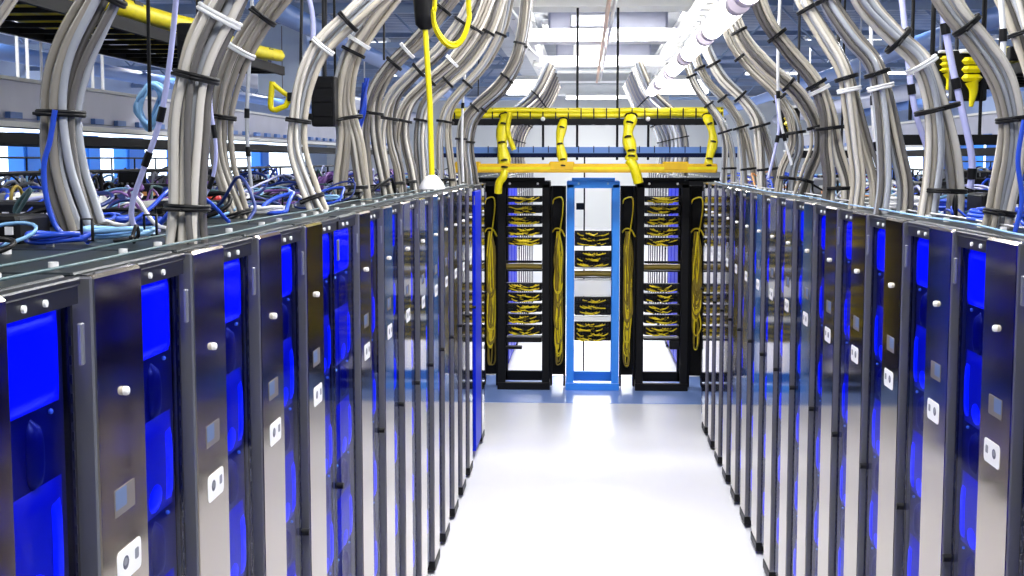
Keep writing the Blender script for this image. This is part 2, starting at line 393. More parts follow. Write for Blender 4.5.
def bundle(label, foot, px, wpx, n=11, ties=(.12, .38, .62, .8), legs=0, seed=1, group=None, white=None, pull=0.0, segs=44, r=None, parts=True):
    F0 = onz(foot[0], foot[1], RH); Y = F0.y
    P = [Vector((F0.x, F0.y, RH - .01))] + [ony(x, y, Y - pull * k / len(px)) for k, (x, y) in enumerate(px)]
    if r is None: R = wpx / F * Y / 2
    else: R = r
    path = crom(P, segs)
    t = thing('cable_bundle', label, 'cable bundle', tuple(P[0]), group)
    off = Vector(P[0]); top = path[-1]
    end = Vector((-.48, top.y, 3.66)) if top.x < .2 else Vector((.72, top.y, 3.19))
    if end.z > top.z + .02:
        d = (path[-1] - path[-3]).normalized(); L = (end - top).length
        path += crom([top, top + (d * .6 + (end - top).normalized() * .4) * L * .4, end], 14)[1:]
    N2 = len(path); ties = tuple(q * (segs - 1) / (N2 - 1) for q in ties); white = white and white * (segs - 1) / (N2 - 1)
    path = [p - off for p in path]
    st = []
    if legs:
        for l in range(legs):
            sh = (l - (legs - 1) / 2) * R * 1.7; pp = []
            for i, p in enumerate(path):
                s = i / (segs - 1); q = max(0, 1 - s / .55); q = q * q * (3 - 2 * q)
                pp.append(p + Vector((sh * (.32 + q * 1.0), sh * .4, 0)))
            st += strands(pp, R * .68, max(5, n // legs), seed + l, ties)
    else: st = strands(path, R, n, seed, ties)
    rnd = random.Random(seed)
    if parts:
        for pts, rr in st: MB().tube(pts, rr, 7).build('cable', rnd.choice(M['cab']), t)
    else:
        mb = MB()
        for pts, rr in st: mb.cur = rnd.randrange(5); mb.tube(pts, rr, 6)
        mb.build('cables', M['cab'], t)
    for q in ties:
        tie(path, q, R * (1.06 if not legs or q > .38 else 1.45), t)
    if white: tie(path, white, R * 1.08, t, True)
    return t
# left row: foot pixel, trace, width in pixels
LB = [
 ((90, 238), [(80, 215), (66, 170), (61, 125), (63, 88), (74, 50), (96, 8), (118, -30)], 40, 13, (.06, .47, .92), 0, None),
 ((186, 243), [(187, 215), (189, 150), (193, 95), (204, 50), (225, 5), (245, -35)], 38, 13, (.2, .56, .93), 0, .8),
 ((240, 218), [(233, 200), (222, 160), (222, 115), (233, 70), (254, 30), (285, -12)], 24, 9, (.05, .5, .9), 0, .76),
 ((318, 211), [(309, 190), (298, 155), (298, 125), (305, 85), (322, 48), (352, 18), (385, -12)], 21, 9, (.1, .45, .85), 0, .74),
 ((352, 201), [(351, 175), (350, 140), (344, 100), (350, 60), (372, 22), (398, -12)], 21, 10, (.1, .42, .72), 2, .75),
 ((379, 196), [(375, 172), (370, 130), (375, 95), (392, 66), (420, 38), (446, 6), (460, -12)], 16, 9, (.08, .35, .6, .85), 2, .66),
 ((394, 194), [(392, 170), (386, 135), (392, 100), (412, 76), (440, 50), (464, 18), (478, -10)], 14, 9, (.08, .35, .62, .85), 2, None),
 ((408, 192), [(405, 170), (400, 135), (407, 105), (428, 82), (455, 58), (478, 25), (492, -10)], 13, 9, (.08, .35, .6, .85), 2, .7),
 ((424, 189), [(422, 170), (420, 135), (426, 105), (446, 84), (470, 60), (490, 28), (501, -8)], 13, 9, (.35, .6, .85), 0, None),
 ((447, 187), [(446, 170), (444, 135), (449, 108), (466, 86), (486, 62), (502, 30), (510, -8)], 11, 9, (.08, .35, .6, .85), 2, None),
 ((464, 184.5), [(463, 170), (461, 145), (464, 122), (476, 106), (498, 86), (514, 62), (521, 35), (525, 5)], 10, 8, (.28, .5, .68, .86), 0, None),
 ((475, 184), [(473, 170), (470, 148), (473, 125), (484, 108), (503, 90), (517, 66), (524, 38), (528, 8)], 8, 7, (.28, .5, .68, .86), 0, None),
]
for i, (f, px, w, n, tz, legs, wh) in enumerate(LB):
    bundle('ivory cable bundle rising from the left rack row, %s from the camera' % ORD[i] if i else 'thick ivory cable bundle curving up at the far left, nearest the camera', f, px, w, n, tz, legs, 11 + i, white=wh)
RB = [
 ((996, 228), [(1003, 195), (1011, 155), (1012, 118), (1002, 78), (982, 45), (955, 10), (935, -25)], 25, 11, (.08, .42, .8), 0, None),
 ((941, 217), [(944, 185), (943, 145), (935, 100), (920, 62), (896, 38), (868, 8), (855, -20)], 27, 12, (.12, .40, .72), 2, .58),
 ((893, 213), [(895, 185), (891, 150), (884, 105), (874, 65), (852, 38), (830, 5), (822, -20)], 21, 10, (.55, .9), 2, .5),
 ((866, 208), [(867, 180), (860, 145), (852, 105), (844, 70), (826, 38), (806, 5), (798, -20)], 19, 10, (.55, .85), 2, .5),
 ((838, 202), [(838, 180), (832, 150), (828, 115), (815, 82), (790, 52), (768, 22), (755, -10)], 18, 10, (.1, .38, .57, .8), 2, .55),
 ((800, 196), [(807, 175), (817, 148), (814, 122), (796, 92), (768, 68), (745, 42), (730, 10), (722, -10)], 14, 10, (.1, .35, .55, .8), 0, None),
 ((785, 193), [(788, 170), (796, 145), (792, 118), (775, 92), (752, 70), (733, 45), (722, 15)], 12, 9, (.1, .35, .55, .8), 2, None),
 ((769, 189), [(767, 165), (763, 140), (757, 118), (742, 98), (722, 78), (708, 52), (700, 25)], 13, 10, (.12, .38, .6, .8), 2, None),
 ((750, 186), [(748, 165), (744, 140), (738, 120), (724, 100), (706, 80), (696, 58), (690, 35)], 10, 9, (.12, .38, .6, .8), 2, None),
 ((729, 184), [(729, 165), (728, 145), (722, 124), (710, 106), (697, 88), (688, 66), (683, 45)], 9, 8, (.12, .38, .6, .8), 2, None),
]
for i, (f, px, w, n, tz, legs, wh) in enumerate(RB):
    bundle('pale grey cable bundle rising from the right rack row, %s from the camera' % ORD[i] if i else 'pale grey cable bundle arching up at the far right, nearest the camera', f, px, w, n, tz, legs, 71 + i, white=wh)
bundle('cream cable bundle cut off by the top right corner', (1068, 214), [(1060, 180), (1052, 130), (1040, 80), (1026, 40), (1012, 0), (1000, -30)], 26, 10, (.3, .7), 0, 93)
bundle('short cable bundle cut off by the top left corner', (-70, 262), [(-72, 190), (-62, 120), (-38, 60), (-8, 15), (15, -20)], 28, 10, (.4, .7), 0, 95)
# bundles over the rows beyond the cross aisle
for s, X, dx in (('left', -.83, 1), ('right', 1.02, -1)):
    src = None
    for i in range(7):
        y = 16 + i * .8
        if src is None:
            P = [(0, 0, 0), (-.02 * dx, 0, .25), (.0, 0, .5), (.12 * dx, 0, .75), (.38 * dx, 0, 1.0), (.55 * dx, 0, 1.35)]
            src = thing('cable_bundle', 'distant ivory cable bundle over the %s row beyond the cross aisle' % s, 'cable bundle', (X - .15 * dx, y, RH), 'distant bundles over the %s row' % s)
            path = crom(P, 20); mb = MB(); rn = random.Random(5)
            for pts, rr in strands(path, .055, 8, 300, (.4, .7)): mb.cur = rn.randrange(5); mb.tube(pts, rr, 5)
            mb.build('cables', M['cab'], src)
            for q in (.4, .6, .8): tie(path, q, .058, src)
        else:
            c = copy_tree(src); c.location.y = y

# overhead cable ladders the bundles climb to (just above the view)
def ladder(name, label, x0, x1, y0, y1, z, m, group=None):
    t = thing(name, label, 'cable tray', ((x0 + x1) / 2, y0, z), group); w = (x1 - x0) / 2; L = y1 - y0
    for sx in (-1, 1): MB().box(sx * w - .012, sx * w + .012, 0, L, -.03, .03).build('side_rail', m, t)
    k = 0
    while k < L: MB().box(-w, w, k + .04, k + .07, -.02, 0).build('rung', m, t); k += .3
    return t
ladder('cable_ladder', 'dark cable ladder above the left rack row where bundles end', -.62, -.35, 1.5, 11.0, 3.66, M['black_rough'])
ladder('cable_ladder', 'pale narrow cable ladder above the tube lights on the right', .62, .84, 2.0, 11.0, 3.17, M['white'])

# single leads rising beside the bundles
def lead(label, foot, px, rp, m, ties=(), Y=None, name='cable'):
    F0 = onz(foot[0], foot[1], RH) if Y is None else ony(foot[0], foot[1], Y)
    Yv = F0.y; P = [F0] + [ony(x, y, Yv) for x, y in px]; path = crom(P, 30)
    t = thing(name, label, 'cable', tuple(F0)); path = [p - F0 for p in path]
    MB().tube(path, rp / F * Yv / 2, 8).build('sheath', m, t)
    for q in ties:
        i = int(q * 29); d = (path[min(i + 1, 29)] - path[i - 1]).normalized() * .02
        MB().tube([path[i] - d, path[i] + d], rp / F * Yv / 2 * 1.35, 8).build('cable_tie', M['black'], t)
    return t
lead('lavender cable leaning down between the two nearest left bundles', (160, 232), [(136, 228), (132, 205), (145, 165), (160, 120), (170, 60), (176, 0), (178, -20)], 6, M['cab_lav'], (.45, .62, .93))
lead('blue cable looping beside the nearest left bundle', (70, 240), [(55, 225), (46, 195), (44, 165), (50, 140), (55, 110)], 6, M['cab_blue'])
lead('lavender cable hugging the left edge of the nearest bundle', (76, 238), [(60, 222), (50, 192), (46, 155), (45, 100)], 5, M['cab_lav'])
lead('blue and violet cable curving behind the second left bundle', (196, 222), [(200, 205), (212, 180), (216, 150), (211, 110), (210, 90)], 4, M['cab_lav'], (.4, .7))
lead('grey cable with black ties hanging left of the third bundle', (252, 196), [(248, 150), (247, 110), (250, 50), (252, 0)], 4, M['cab'][4], (.25, .5), Y=5.5)
lead('thin lavender cable under the ceiling beside the fourth left bundle', (312, 60), [(313, 20), (307, -10)], 5, M['cab_lav'], (.2,), Y=5.5)
lead('pale cable running down to white cap near left row end', (466, 60), [(463, 100), (462, 140), (463, 182)], 2.5, M['cab_white'], (.4,), Y=9.5)
lead('lavender cable leaning across the second right bundle', (955, 212), [(968, 195), (972, 160), (962, 110), (951, 60), (944, 20), (940, -10)], 7, M['cab_lav'], (.18, .3, .62, .8))
lead('lavender cable dropping behind the third right bundle', (935, 208), [(930, 160), (915, 110), (908, 60), (903, 10), (900, -15)], 6, M['cab_lav'], (.5,))
lead('white cable with black tie at the right edge beside the corner bundle', (1003, 60), [(1003, 30), (1001, 0), (1000, -20)], 6, M['cab_white'], (.3,), Y=4.4)
lead('blue cable looping at the lower right behind the nearest right bundle', (1015, 232), [(1022, 200), (1018, 160), (1024, 120)], 5, M['cab_blue'])
lead('white cable hanging between fourth and fifth right bundles', (884, 190), [(878, 160), (873, 120), (872, 60), (870, 10)], 3.5, M['cab_white'], (.35, .6), Y=5.6)
lead('white cable with black tie between sixth and seventh right bundles', (792, 165), [(785, 140), (779, 110), (778, 60), (780, 0)], 3, M['cab_white'], (.3, .6), Y=7)
lead('pale lilac cable beside the eighth right bundle', (768, 178), [(775, 150), (779, 125), (776, 95)], 3, M['cab_lav'], (.5,), Y=7.5)
lead('white cable drooping from the ceiling at top left of the aisle', (540, 58), [(528, 45), (520, 22), (508, 5), (498, -10)], 2.6, M['cab_white'], Y=11.8)
for k, (x0, x1, y0, y1, Y) in enumerate([(150, 148, -5, 132, 3.6), (478, 479, 40, 110, 12), (384, 384, -8, 60, 7), (300, 302, -8, 100, 5), (325, 326, -5, 90, 6), (205, 205, -5, 20, 4)]):
    a = ony(x0, y1, Y); b = ony(x1, y0, Y); b = a + (b - a) * ((4.5 - a.z) / (b.z - a.z)); b.y = a.y
    t = tag(MB().cyl((0, 0, 0), b - a, .006 if k else .0055, 8).build('hanger_rod', M['black' if k == 0 else 'frame']), 'thin %s vertical hanger rod over the left rack row, %s from the left' % (['black', 'dark'][k > 0], ORD[[0, 5, 4, 2, 3, 1][k]].replace('nearest', 'first')), 'rod'); t.location = a
for k, (x0, y0, y1, Y) in enumerate([(928, -10, 200, 5), (838, 0, 60, 7), (910, -10, 120, 6.5), (1000, -10, 60, 6)]):
    a = ony(x0, y1, Y); b = Vector((a.x, a.y, 4.5))
    t = tag(MB().cyl((0, 0, 0), b - a, .009, 8).build('hanger_rod', M['black']), 'black vertical hanger rod over the right rack row, %s from the aisle' % ['third', 'first', 'second', 'fourth'][k], 'rod'); t.location = a

# hanging yellow lead, black socket, white cap and yellow loop
Yc = 5.6
a = ony(432, 182, Yc); b = ony(425, 25, Yc)
t = thing('hanging_power_lead', 'yellow lead hanging from a black socket down to a white cap', 'cable', tuple(a))
MB().tube([Vector((0, 0, .0)), (b - a) * .5 + Vector((.006, 0, 0)), b - a], .012, 8).build('yellow_lead', M['yellow'], t)
mb = MB(); c = b - a
mb.tube([c + Vector((0, 0, -.02)), c, c + Vector((0, 0, .04)), c + Vector((-.01, 0, .2)), c + Vector((-.02, 0, .34))], [.02, .040, .045, .045, .035], 14); mb.build('socket', M['black'], t); MB().cyl(c + Vector((-.02, 0, .34)), (c.x - .02, c.y, 4.5 - a.z), .01, 8).build('supply_cord', M['black'], t)
mb = MB(); mb.tube([(0, 0, -.03), (0, 0, -.02), (0, 0, .0), (0, 0, .02), (0, 0, .03)], [.055, .055, .045, .028, .014], 16); mb.build('cap', M['chrome'], t)
P = crom([Vector((-.54, 5, 3.66))] + [ony(x, y, 5) for x, y in [(437, -12), (435, 10), (438, 28), (448, 42), (458, 44), (466, 34), (471, 15), (470, -12)]] + [Vector((-.44, 5, 3.66))], 44)
mb = MB()
for k in range(4):
    o = Vector((random.uniform(-.012, .012), random.uniform(-.02, .02), random.uniform(-.012, .012))); mb.tube([p + o for p in P], .006, 6)
tag(mb.build('yellow_cable_loop', M['yellow']), 'yellow fibre loop drooping at top of picture near the black socket', 'cable')

# ------------------------------------------------------------------ yellow fibre run over the cross aisle
def fibre_tray():
    Y = 12.8
    x0, x1 = -1.32, 1.34
    t = thing('fibre_tray', 'black overhead tray carrying fat yellow fibre across the aisle, topmost', 'cable tray', (0, Y, 2.66))
    MB().box(x0, x1, -.02, .0, 0, .055).build('side_rail', M['black_rough'], t); MB().box(x0, x1, .28, .30, 0, .055).build('side_rail', M['black_rough'], t)
    r = MB(); 
    for i in range(20): r.box(x0 + i * .138, x0 + .03 + i * .138, 0, .28, .0, .02)
    r.build('rungs', M['black_rough'], t)
    f = MB(); rn = random.Random(2)
    for k in range(9):
        yy = .03 + .028 * (k % 5) ; zz = .07 + .04 * (k // 5)
        f.tube(crom([(x0 + .02 + q * (x1 - x0 - .04) / 9, yy + rn.uniform(-.01, .01), zz + rn.uniform(-.008, .010) + .02) for q in range(10)], 60), .026, 7)
    fb = f.build('fibre', M['yellow'], t); fb['label'] = 'fat yellow fibre'
    for i in range(22):
        x = x0 + .06 + i * .122
        if x < x1: MB().box(x - .006, x + .006, .0, .012, .05, .155).build('divider', M['black'], t)
    return t
fibre_tray()
t = thing('blue_cable_tray', 'blue overhead tray with a dark lower rail below the yellow fibre', 'cable tray', (0, 12.85, 2.345))
MB().box(-1.42, 1.46, -.02, .0, 0, .04).build('lower_rail', M['navy_bar'], t); MB().box(-1.42, 1.46, .30, .32, 0, .04).build('lower_rail', M['navy_bar'], t)
MB().box(-1.42, 1.46, -.012, -.0, .04, .10).build('side_plate', M['blue_tray'], t)
MB().box(-1.42, 1.46, .0, .30, .03, .04).build('tray_floor', M['blue_tray'], t)
for i in range(20): MB().box(-1.38 + i * .146, -1.372 + i * .146, -.018, -.011, .045, .11).build('divider', M['navy_bar'], t)
t = thing('fibre_duct', 'amber yellow fibre duct running across in front of the far racks', 'cable duct', (0, 12.6, 2.2))
MB().box(-1.25, 1.25, 0, .14, .0, .085, .012).build('duct_body', M['orange_duct'], t)
for x in (-1.12, -.22, .86): MB().box(x - .12, x + .12, -.006, .146, .02, .105, .012).build('duct_joint', M['orange_duct'], t)
MB().box(-1.25, 1.25, -.004, 0, .03, .055).build('duct_ridge', M['yellow'], t)
for k, (x, yt, yb, nm, bot) in enumerate([(505, 118, 172, 'far left', 1), (563, 122, 170, 'left of the blue rack', 0), (631, 118, 160, 'right of the blue rack', 1), (708, 118, 170, 'far right', 0)]):
    a = ony(x, yt, 12.72); b = ony(x, yb, 12.72)
    t = thing('fibre_downspout', 'yellow fibre downspout dropping from top tray to duct, %s' % nm, 'cable duct', tuple(a))
    d = b - a; P = crom([(0, .1, .03), (.0, .02, 0), (-.03 if k != 3 else .05, -.03, d.z * .4), (d.x, -.08, d.z * .8), (d.x, -.1, d.z)], 16)
    MB().tube(P, [(.055 if k % 2 == 0 else .042) * (1 + .18 * math.sin(i * 1.3 + k)) for i in range(16)], 8, flat=.5).build('spout', M['yellow'], t)
    for q in (2, 5, 8, 11, 13): MB().tube([P[q], P[q] + (P[q + 1] - P[q]).normalized() * .012], .066 if k % 2 == 0 else .051, 8, flat=.6).build('strap', M['black'], t)
    if k == 2: P2 = crom([(d.x - .02, -.1, d.z), (d.x + .03, -.12, d.z - .08), (d.x + .07, -.12, d.z - .22)], 8)
    elif k == 0: P2 = crom([(d.x, -.1, d.z), (d.x - .01, -.12, d.z - .05), (d.x - .05, -.12, d.z - .1), (d.x - .06, -.1, d.z - .2)], 8)
    if bot: MB().tube(P2, .048 if k == 2 else .038, 8).build('elbow', M['yellow'], t)
    if k == 0:
        a2 = ony(510, 112, 12.7) - a; b2 = ony(514, 150, 12.7) - a
        MB().tube(crom([a2, (a2 + b2) / 2 + Vector((-.04, 0, 0)), b2], 10), .05, 8, flat=.5).build('spout', M['yellow'], t)
for k, x in enumerate((543, 617, 648, 577)):
    a = ony(x, 160, 12.95); b = Vector((a.x, a.y, 4.44 if k % 2 else 2.66))
    o = tag(MB().cyl((0, 0, 0), (0, 0, b.z - a.z), .012, 8).build('tray_hanger', M['black']), 'black hanger rod holding the fibre trays, %s from the left' % ['first', 'third', 'fourth', 'second'][k], 'rod'); o.location = a
    if k % 2 == 0:
        o2 = tag(MB().ball((0, 0, 0), .022, 12).build('hanger_nut', M['chrome']), 'white round nut under the %s fibre tray rod' % ['left', '', 'right'][k], 'fastener'); o2.location = ony(x, 119, 12.74)

# ------------------------------------------------------------------ far open racks
def open_rack(label, x0, x1, m, dep=.45):
    Y = 13.22; w = x1 - x0; u = .075
    t = thing('open_frame_rack', label, 'open rack', (x0, Y, 0))
    for yy in (0, dep):
        for xx in (0, w - u): MB().box(xx, xx + u, yy, yy + .05, .02, 2.08, .004).build('upright', m, t)
    MB().box(0, w, 0, .05, 2.04, 2.11, .006).build('top_bar', m, t); MB().box(0, w, dep, dep + .05, 2.04, 2.11, .006).build('top_bar', m, t)
    MB().box(.05, w - .05, 0, .06, 2.11, 2.145, .006).build('top_cap', m, t)
    MB().box(-.005, w + .005, -.02, .04, 0, .075, .006).build('base_plate', m, t)
    MB().box(0, w, dep, dep + .05, .02, .12, .006).build('base_plate', m, t)
    for xx in (0, w - .03): MB().box(xx, xx + .03, .05, dep, .0, .04).build('base_rail', m, t); MB().box(xx, xx + .03, .05, dep, 2.05, 2.10).build('top_rail', m, t)
    for xx in (.12, w - .12): MB().cyl((xx, -.004, 2.085), (xx, .0, 2.085), .012, 10).build('bolt', M['chrome'] if m is not M['blue_rack'] else M['cab_sky'], t)
    return t
open_rack('tall black open frame rack left of the blue rack', -.87, -.35, M['black_rough'])
open_rack('bright blue open frame rack in the middle of the aisle end', -.18, .35, M['blue_rack'])
open_rack('tall black open frame rack right of the blue rack', .52, 1.04, M['black_rough'])

def patch_unit(label, x0, x1, z0, z1, rows, seed, group=None, yel=.5, Y=13.28):
    t = thing('patch_panel', label, 'patch panel', (x0, Y, z0), group); w = x1 - x0; h = z1 - z0
    MB().box(0, w, .02, .10, 0, h, .004).build('chassis', M['black'], t)
    rn = random.Random(seed); k = rows
    j = MB(); c = MB(); s = MB(); k1 = c; k2 = MB(); d = c
    for r in range(rows):
        z = h * (r + .5) / rows
        for i in range(12):
            x = .03 + (w - .06) * i / 11
            j.box(x - .01, x + .01, .012, .022, z - .012, z + .012)
            if rn.random() < .62:
                xe = x + rn.uniform(.03, .09) * (1 if x < w / 2 else -1); xe = min(max(xe, 0), w)
                d.tube(crom([(x, .01, z), (x + (xe - x) * .3, -.03, z - .004), (xe, -.04, z - .016 * rn.uniform(.6, 1.4)), (xe + (xe - x) * .8, -.02, z - .02)], 7), .0068, 5); d = c if rn.random() < .6 else k2
        s.box(0.01, w - .01, -.012, .0, z - h / rows * .5, z - h / rows * .5 + .006)
    j.build('ports', M['frame'], t); c.build('jumpers', M['ochre'], t); k2.build('dark_jumpers', M['black'], t); s.build('cable_bar', M['black_rough'], t)
    return t
for nm, x0, x1, sd in (('left', -.79, -.43, 5), ('right', .60, .96, 9)):
    for i, (zt, zb) in enumerate([(1.96, 1.90), (1.87, 1.79), (1.76, 1.68), (1.65, 1.57), (1.54, 1.47)]):
        patch_unit('black patch panel with yellow jumpers, %s in the upper stack of the %s black rack' % (['top', 'second', 'third', 'fourth', 'lowest'][i], nm), x0, x1, zb, zt, 2, sd + i)
    for i, (zt, zb) in enumerate([(1.08, 1.01), (.98, .90), (.87, .79), (.76, .68), (.65, .56)]):
        patch_unit('black patch panel with yellow jumpers, %s in the lower stack of the %s black rack' % (['top', 'second', 'third', 'fourth', 'lowest'][i], nm), x0, x1, zb, zt, 2, sd + 20 + i)
    t = thing('fibre_cross_tray', 'yellow lined horizontal tray halfway up the %s black rack' % nm, 'cable tray', (x0, 13.28, 1.20))
    MB().box(0, x1 - x0, 0, .14, 0, .012).build('tray_floor', M['black_rough'], t); MB().box(0, x1 - x0, -.005, .005, .085, .11).build('tray_lip', M['black_rough'], t)
    MB().tube([(0, .05, .045), ((x1 - x0) / 2, .05, .05), (x1 - x0, .05, .045)], .03, 8).build('fibre', M['yellow_dark'], t)
    t = thing('rack_shelf', 'black shelf under the lower panels of the %s black rack' % nm, 'shelf', (x0, 13.25, .48 if nm == 'left' else .46))
    if nm == 'left': MB().box(0, x1 - x0, 0, .2, 0, .05, .004).build('shelf_plate', M['black'], t); MB().box(.0, .16, .0, .1, -.07, -.045).build('bracket', M['black'], t)
    else: MB().box(.0, x1 - x0, 0, .2, .05, .07, .003).build('shelf_plate', M['black'], t); MB().box(.26, x1 - x0, .0, .1, -.04, .045, .004).build('bracket', M['black'], t)
for i, (zt, zb, rows) in enumerate([(1.61, 1.46, 3), (1.41, 1.25, 3), (.94, .76, 3), (.69, .50, 4)]):
    patch_unit('black patch panel with yellow jumpers, %s in the blue rack' % ['topmost', 'second from top', 'third from top', 'lowest'][i], -.10, .27, zb, zt, rows, 60 + i)
for i, (zt, zb) in enumerate([(1.245, 1.225), (.745, .705)]):
    o = tag(MB().box(0, .37, 0, .1, 0, zt - zb, .003).build('blanking_plate', M['white']), 'thin white blanking plate, %s of the two in the blue rack' % ['upper', 'lower'][i], 'panel'); o.location = (-.10, 13.26, zb)
t = thing('fibre_cross_tray', 'ochre fibre tray in the middle of the blue rack', 'cable tray', (-.10, 13.28, 1.13))
MB().box(0, .37, 0, .14, 0, .01).build('tray_floor', M['black_rough'], t); MB().tube([(0, .05, .045), (.185, .05, .05), (.37, .05, .045)], .03, 8).build('fibre', M['yellow_dark'], t)
o = tag(MB().box(0, .37, 0, .1, 0, .165, .004).build('white_panel', M['white']), 'plain white panel below the ochre tray in the blue rack', 'panel'); o.location = (-.10, 13.3, .95)
o = tag(MB().box(0, .08, 0, .05, 0, .07, .005).build('black_box', M['black']), 'small black box on a thin post seen through the blue rack', 'box'); o.location = (-.09, 13.9, 1.80)
o = tag(MB().cyl((0, 0, 0), (0, 0, 2.4), .008, 8).build('thin_post', M['black']), 'thin black post standing behind the blue rack', 'post'); o.location = (-.005, 13.925, 0)

def manager(label, x0, x1, seed, dense=1.0):
    t = thing('cable_manager', label, 'cable manager', (x0, 13.35, 0)); w = x1 - x0; rn = random.Random(seed)
    MB().box(0, w, .12, .16, .12, 2.06, .004).build('back_plate', M['black_rough'], t)
    for xx in (0, w - .02): MB().box(xx, xx + .02, .0, .12, .02, 2.06, .003).build('side_fin', M['black_rough'], t)
    f = MB(); g = MB()
    top = 1.93
    f.tube(crom([(.02, .02, top - .05), (.04, -.01, top), (w * .75, -.02, top + .01), (w * .8, -.02, top - .12), (w * .6, -.02, top - .35), (w * .4, -.02, top - .6)], 20), .007, 6)
    f.tube(crom([(.01, .02, top - .35), (.05, -.02, top - .3), (w * .7, -.02, top - .31), (w * .95, -.01, top - .38)], 14), .008, 6)
    for k in range(int(16 * dense)):
        zb = rn.uniform(.22, 1.0); a = rn.uniform(.25, .5) * w; b = rn.uniform(.5, .85) * w; m1 = (zb + 1.55) / 2 + rn.uniform(-.2, .2)
        P = [(w * .5 + rn.uniform(-.02, .02), rn.uniform(-.03, .05), 1.60), (a, rn.uniform(-.03, .05), 1.35), (w * rn.uniform(.25, .6), .02, m1), (a, 0.01, zb + .1), (w / 2, 0, zb),
             (b, 0.01, zb + .1), (w * rn.uniform(.45, .8), .02, m1), (b, rn.uniform(-.03, .05), 1.35), (w * .55, 0, 1.60)]
        (f if k % 3 == 0 else g).tube(crom(P, 36), .008, 5)
    f.build('fibre_slack', M['ochre'], t); g.build('fibre_slack', M['yellow_dark'], t)
    return t
manager('cable manager with thin yellow slack loops, between left black and blue racks', -.345, -.19, 1, .7)
manager('cable manager with thick yellow slack coil, between blue and right black racks', .36, .515, 2, 1.4)
manager('cable manager with yellow slack, right of the right black rack', 1.05, 1.21, 3, 1.3)
manager('cable manager with yellow slack, left of the left black rack', -1.03, -.88, 4, 1.1)

# ------------------------------------------------------------------ aisle ceiling frame, lights
def beamgrid():
    for i, Y in enumerate([12.9, 16.6, 20.9, 25.0, 30.0]):
        t = thing('ceiling_beam', 'white cross beam above the aisle, %s from the camera' % ORD[i], 'beam', (.33, Y, 3.8))
        MB().box(-1.15 if i else -1.3, 1.15, 0, .35, 0, .14, .01).build('web', M['white'], t)
        MB().box(-1.15 if i else -1.3, 1.15, -.08, .43, -.02, .0).build('flange', M['white'], t)
    for s, X in (('left', -.78), ('right', 1.30)):
        t = thing('ceiling_rail', 'white long rail joining the aisle ceiling beams on the %s' % s, 'beam', (X, 11.5, 3.84))
        MB().box(-.09, .09, 0, 20, 0, .24, .01).build('web', M['white'], t)
        MB().box(-.13, .13, 0, 20, .24, .26).build('flange', M['white'], t)
        b = MB()
        for i in range(10): b.cyl((-.0, 1 + i * 2, -.006), (0, 1 + i * 2, .0), .02, 8)
        b.build('bolt_holes', M['grey'], t)
beamgrid()
for i, Y in enumerate([14.0, 18, 22.5]):
    t = thing('ceiling_duct', 'white boxed duct between aisle ceiling beams, %s from the camera' % ORD[i], 'duct', (.3, Y, 4.02))
    MB().box(-.8, .8, 0, 1.1, 0, .3, .03).build('duct_body', M['trunk'], t)
    MB().box(-.5, .0, -.9, -.5, -.02, .16, .02).build('side_box', M['edge' if i % 2 else 'white'], t); MB().tube(crom([(-.3, -.7, .0), (0, -.75, -.1), (.3, -.7, -.04), (.6, -.7, -.1)], 14), .018, 6).build('black_cable', M['black'], t)
    MB().box(-.82, .82, .5, .56, -.02, .32, .01).build('duct_collar', M['white'], t)
    if i == 0: MB().tube([(-.7, -.1, -.05), (-.2, -.12, -.12), (0, -.12, -.08), (.3, -.12, -.10), (.7, -.1, -.05)], .06, 8).build('yellow_pipe', M['yellow_dark'], t)
struct('trim_2', MB().box(-1.6, 2.1, -3.9, 45, 4.44, 4.49), mat('light_grey_ceiling_strip', (.42, .44, .48), .5, noise=.35, nscale=2))
a = ony(611, 0, 10.5); 
t = thing('copper_pipe', 'copper coloured pipe running along the middle of the aisle ceiling', 'pipe', (.2, 9.5, 3.68))
MB().tube([(0, 0, 0), (0, 6, 0), (0, 14, .0)], .02, 8).build('pipe', M['copper'], t); MB().tube([(.06, 0, .03), (.06, 14, .03)], .018, 8).build('white_pipe', M['white'], t)
for q in (1, 5, 9, 13): MB().cyl((.03, q, .0), (.03, q, .76), .008, 6).build('pipe_hanger', M['white'], t)

def tube_light(loc, label):
    t = thing('tube_light', label, 'light fixture', loc, 'round tube lights along the right of the aisle')
    MB().tube([(0, .0, 0), (0, 1.15, 0)], .052, 16).build('lamp_tube', M['tube'], t)
    for y0, y1 in ((-.12, .0), (1.15, 1.27)): MB().tube([(0, y0, 0), (0, y1, 0)], .054, 16).build('end_cap', M['lavender'], t)
    MB().box(-.03, .03, -.1, 1.3, .058, .085).build('mounting_rail', M['white'], t)
    return t
tp = None
for i in range(7):
    y = 2.9 + 1.6 * i
    if tp is None: tp = tube_light((.68, y, 3.02), '')
    else: c = copy_tree(tp); c.location.y = y
k = 0
for o in list(COL.objects):
    if o.get('group') == 'round tube lights along the right of the aisle':
        o['label'] = 'glowing round tube light in the line right of the aisle, %s from the camera' % ORD[k]; del o['group']; k += 1
def lamp(name, loc, sx, sy, power, col=(1, 1, 1), rot=(0, 0, 0)):
    l = bpy.data.lights.new(name, 'AREA'); l.shape = 'RECTANGLE'; l.size = sx; l.size_y = sy; l.energy = power; l.color = col
    o = bpy.data.objects.new(name, l); COL.objects.link(o); o.location = loc; o.rotation_euler = rot; return o
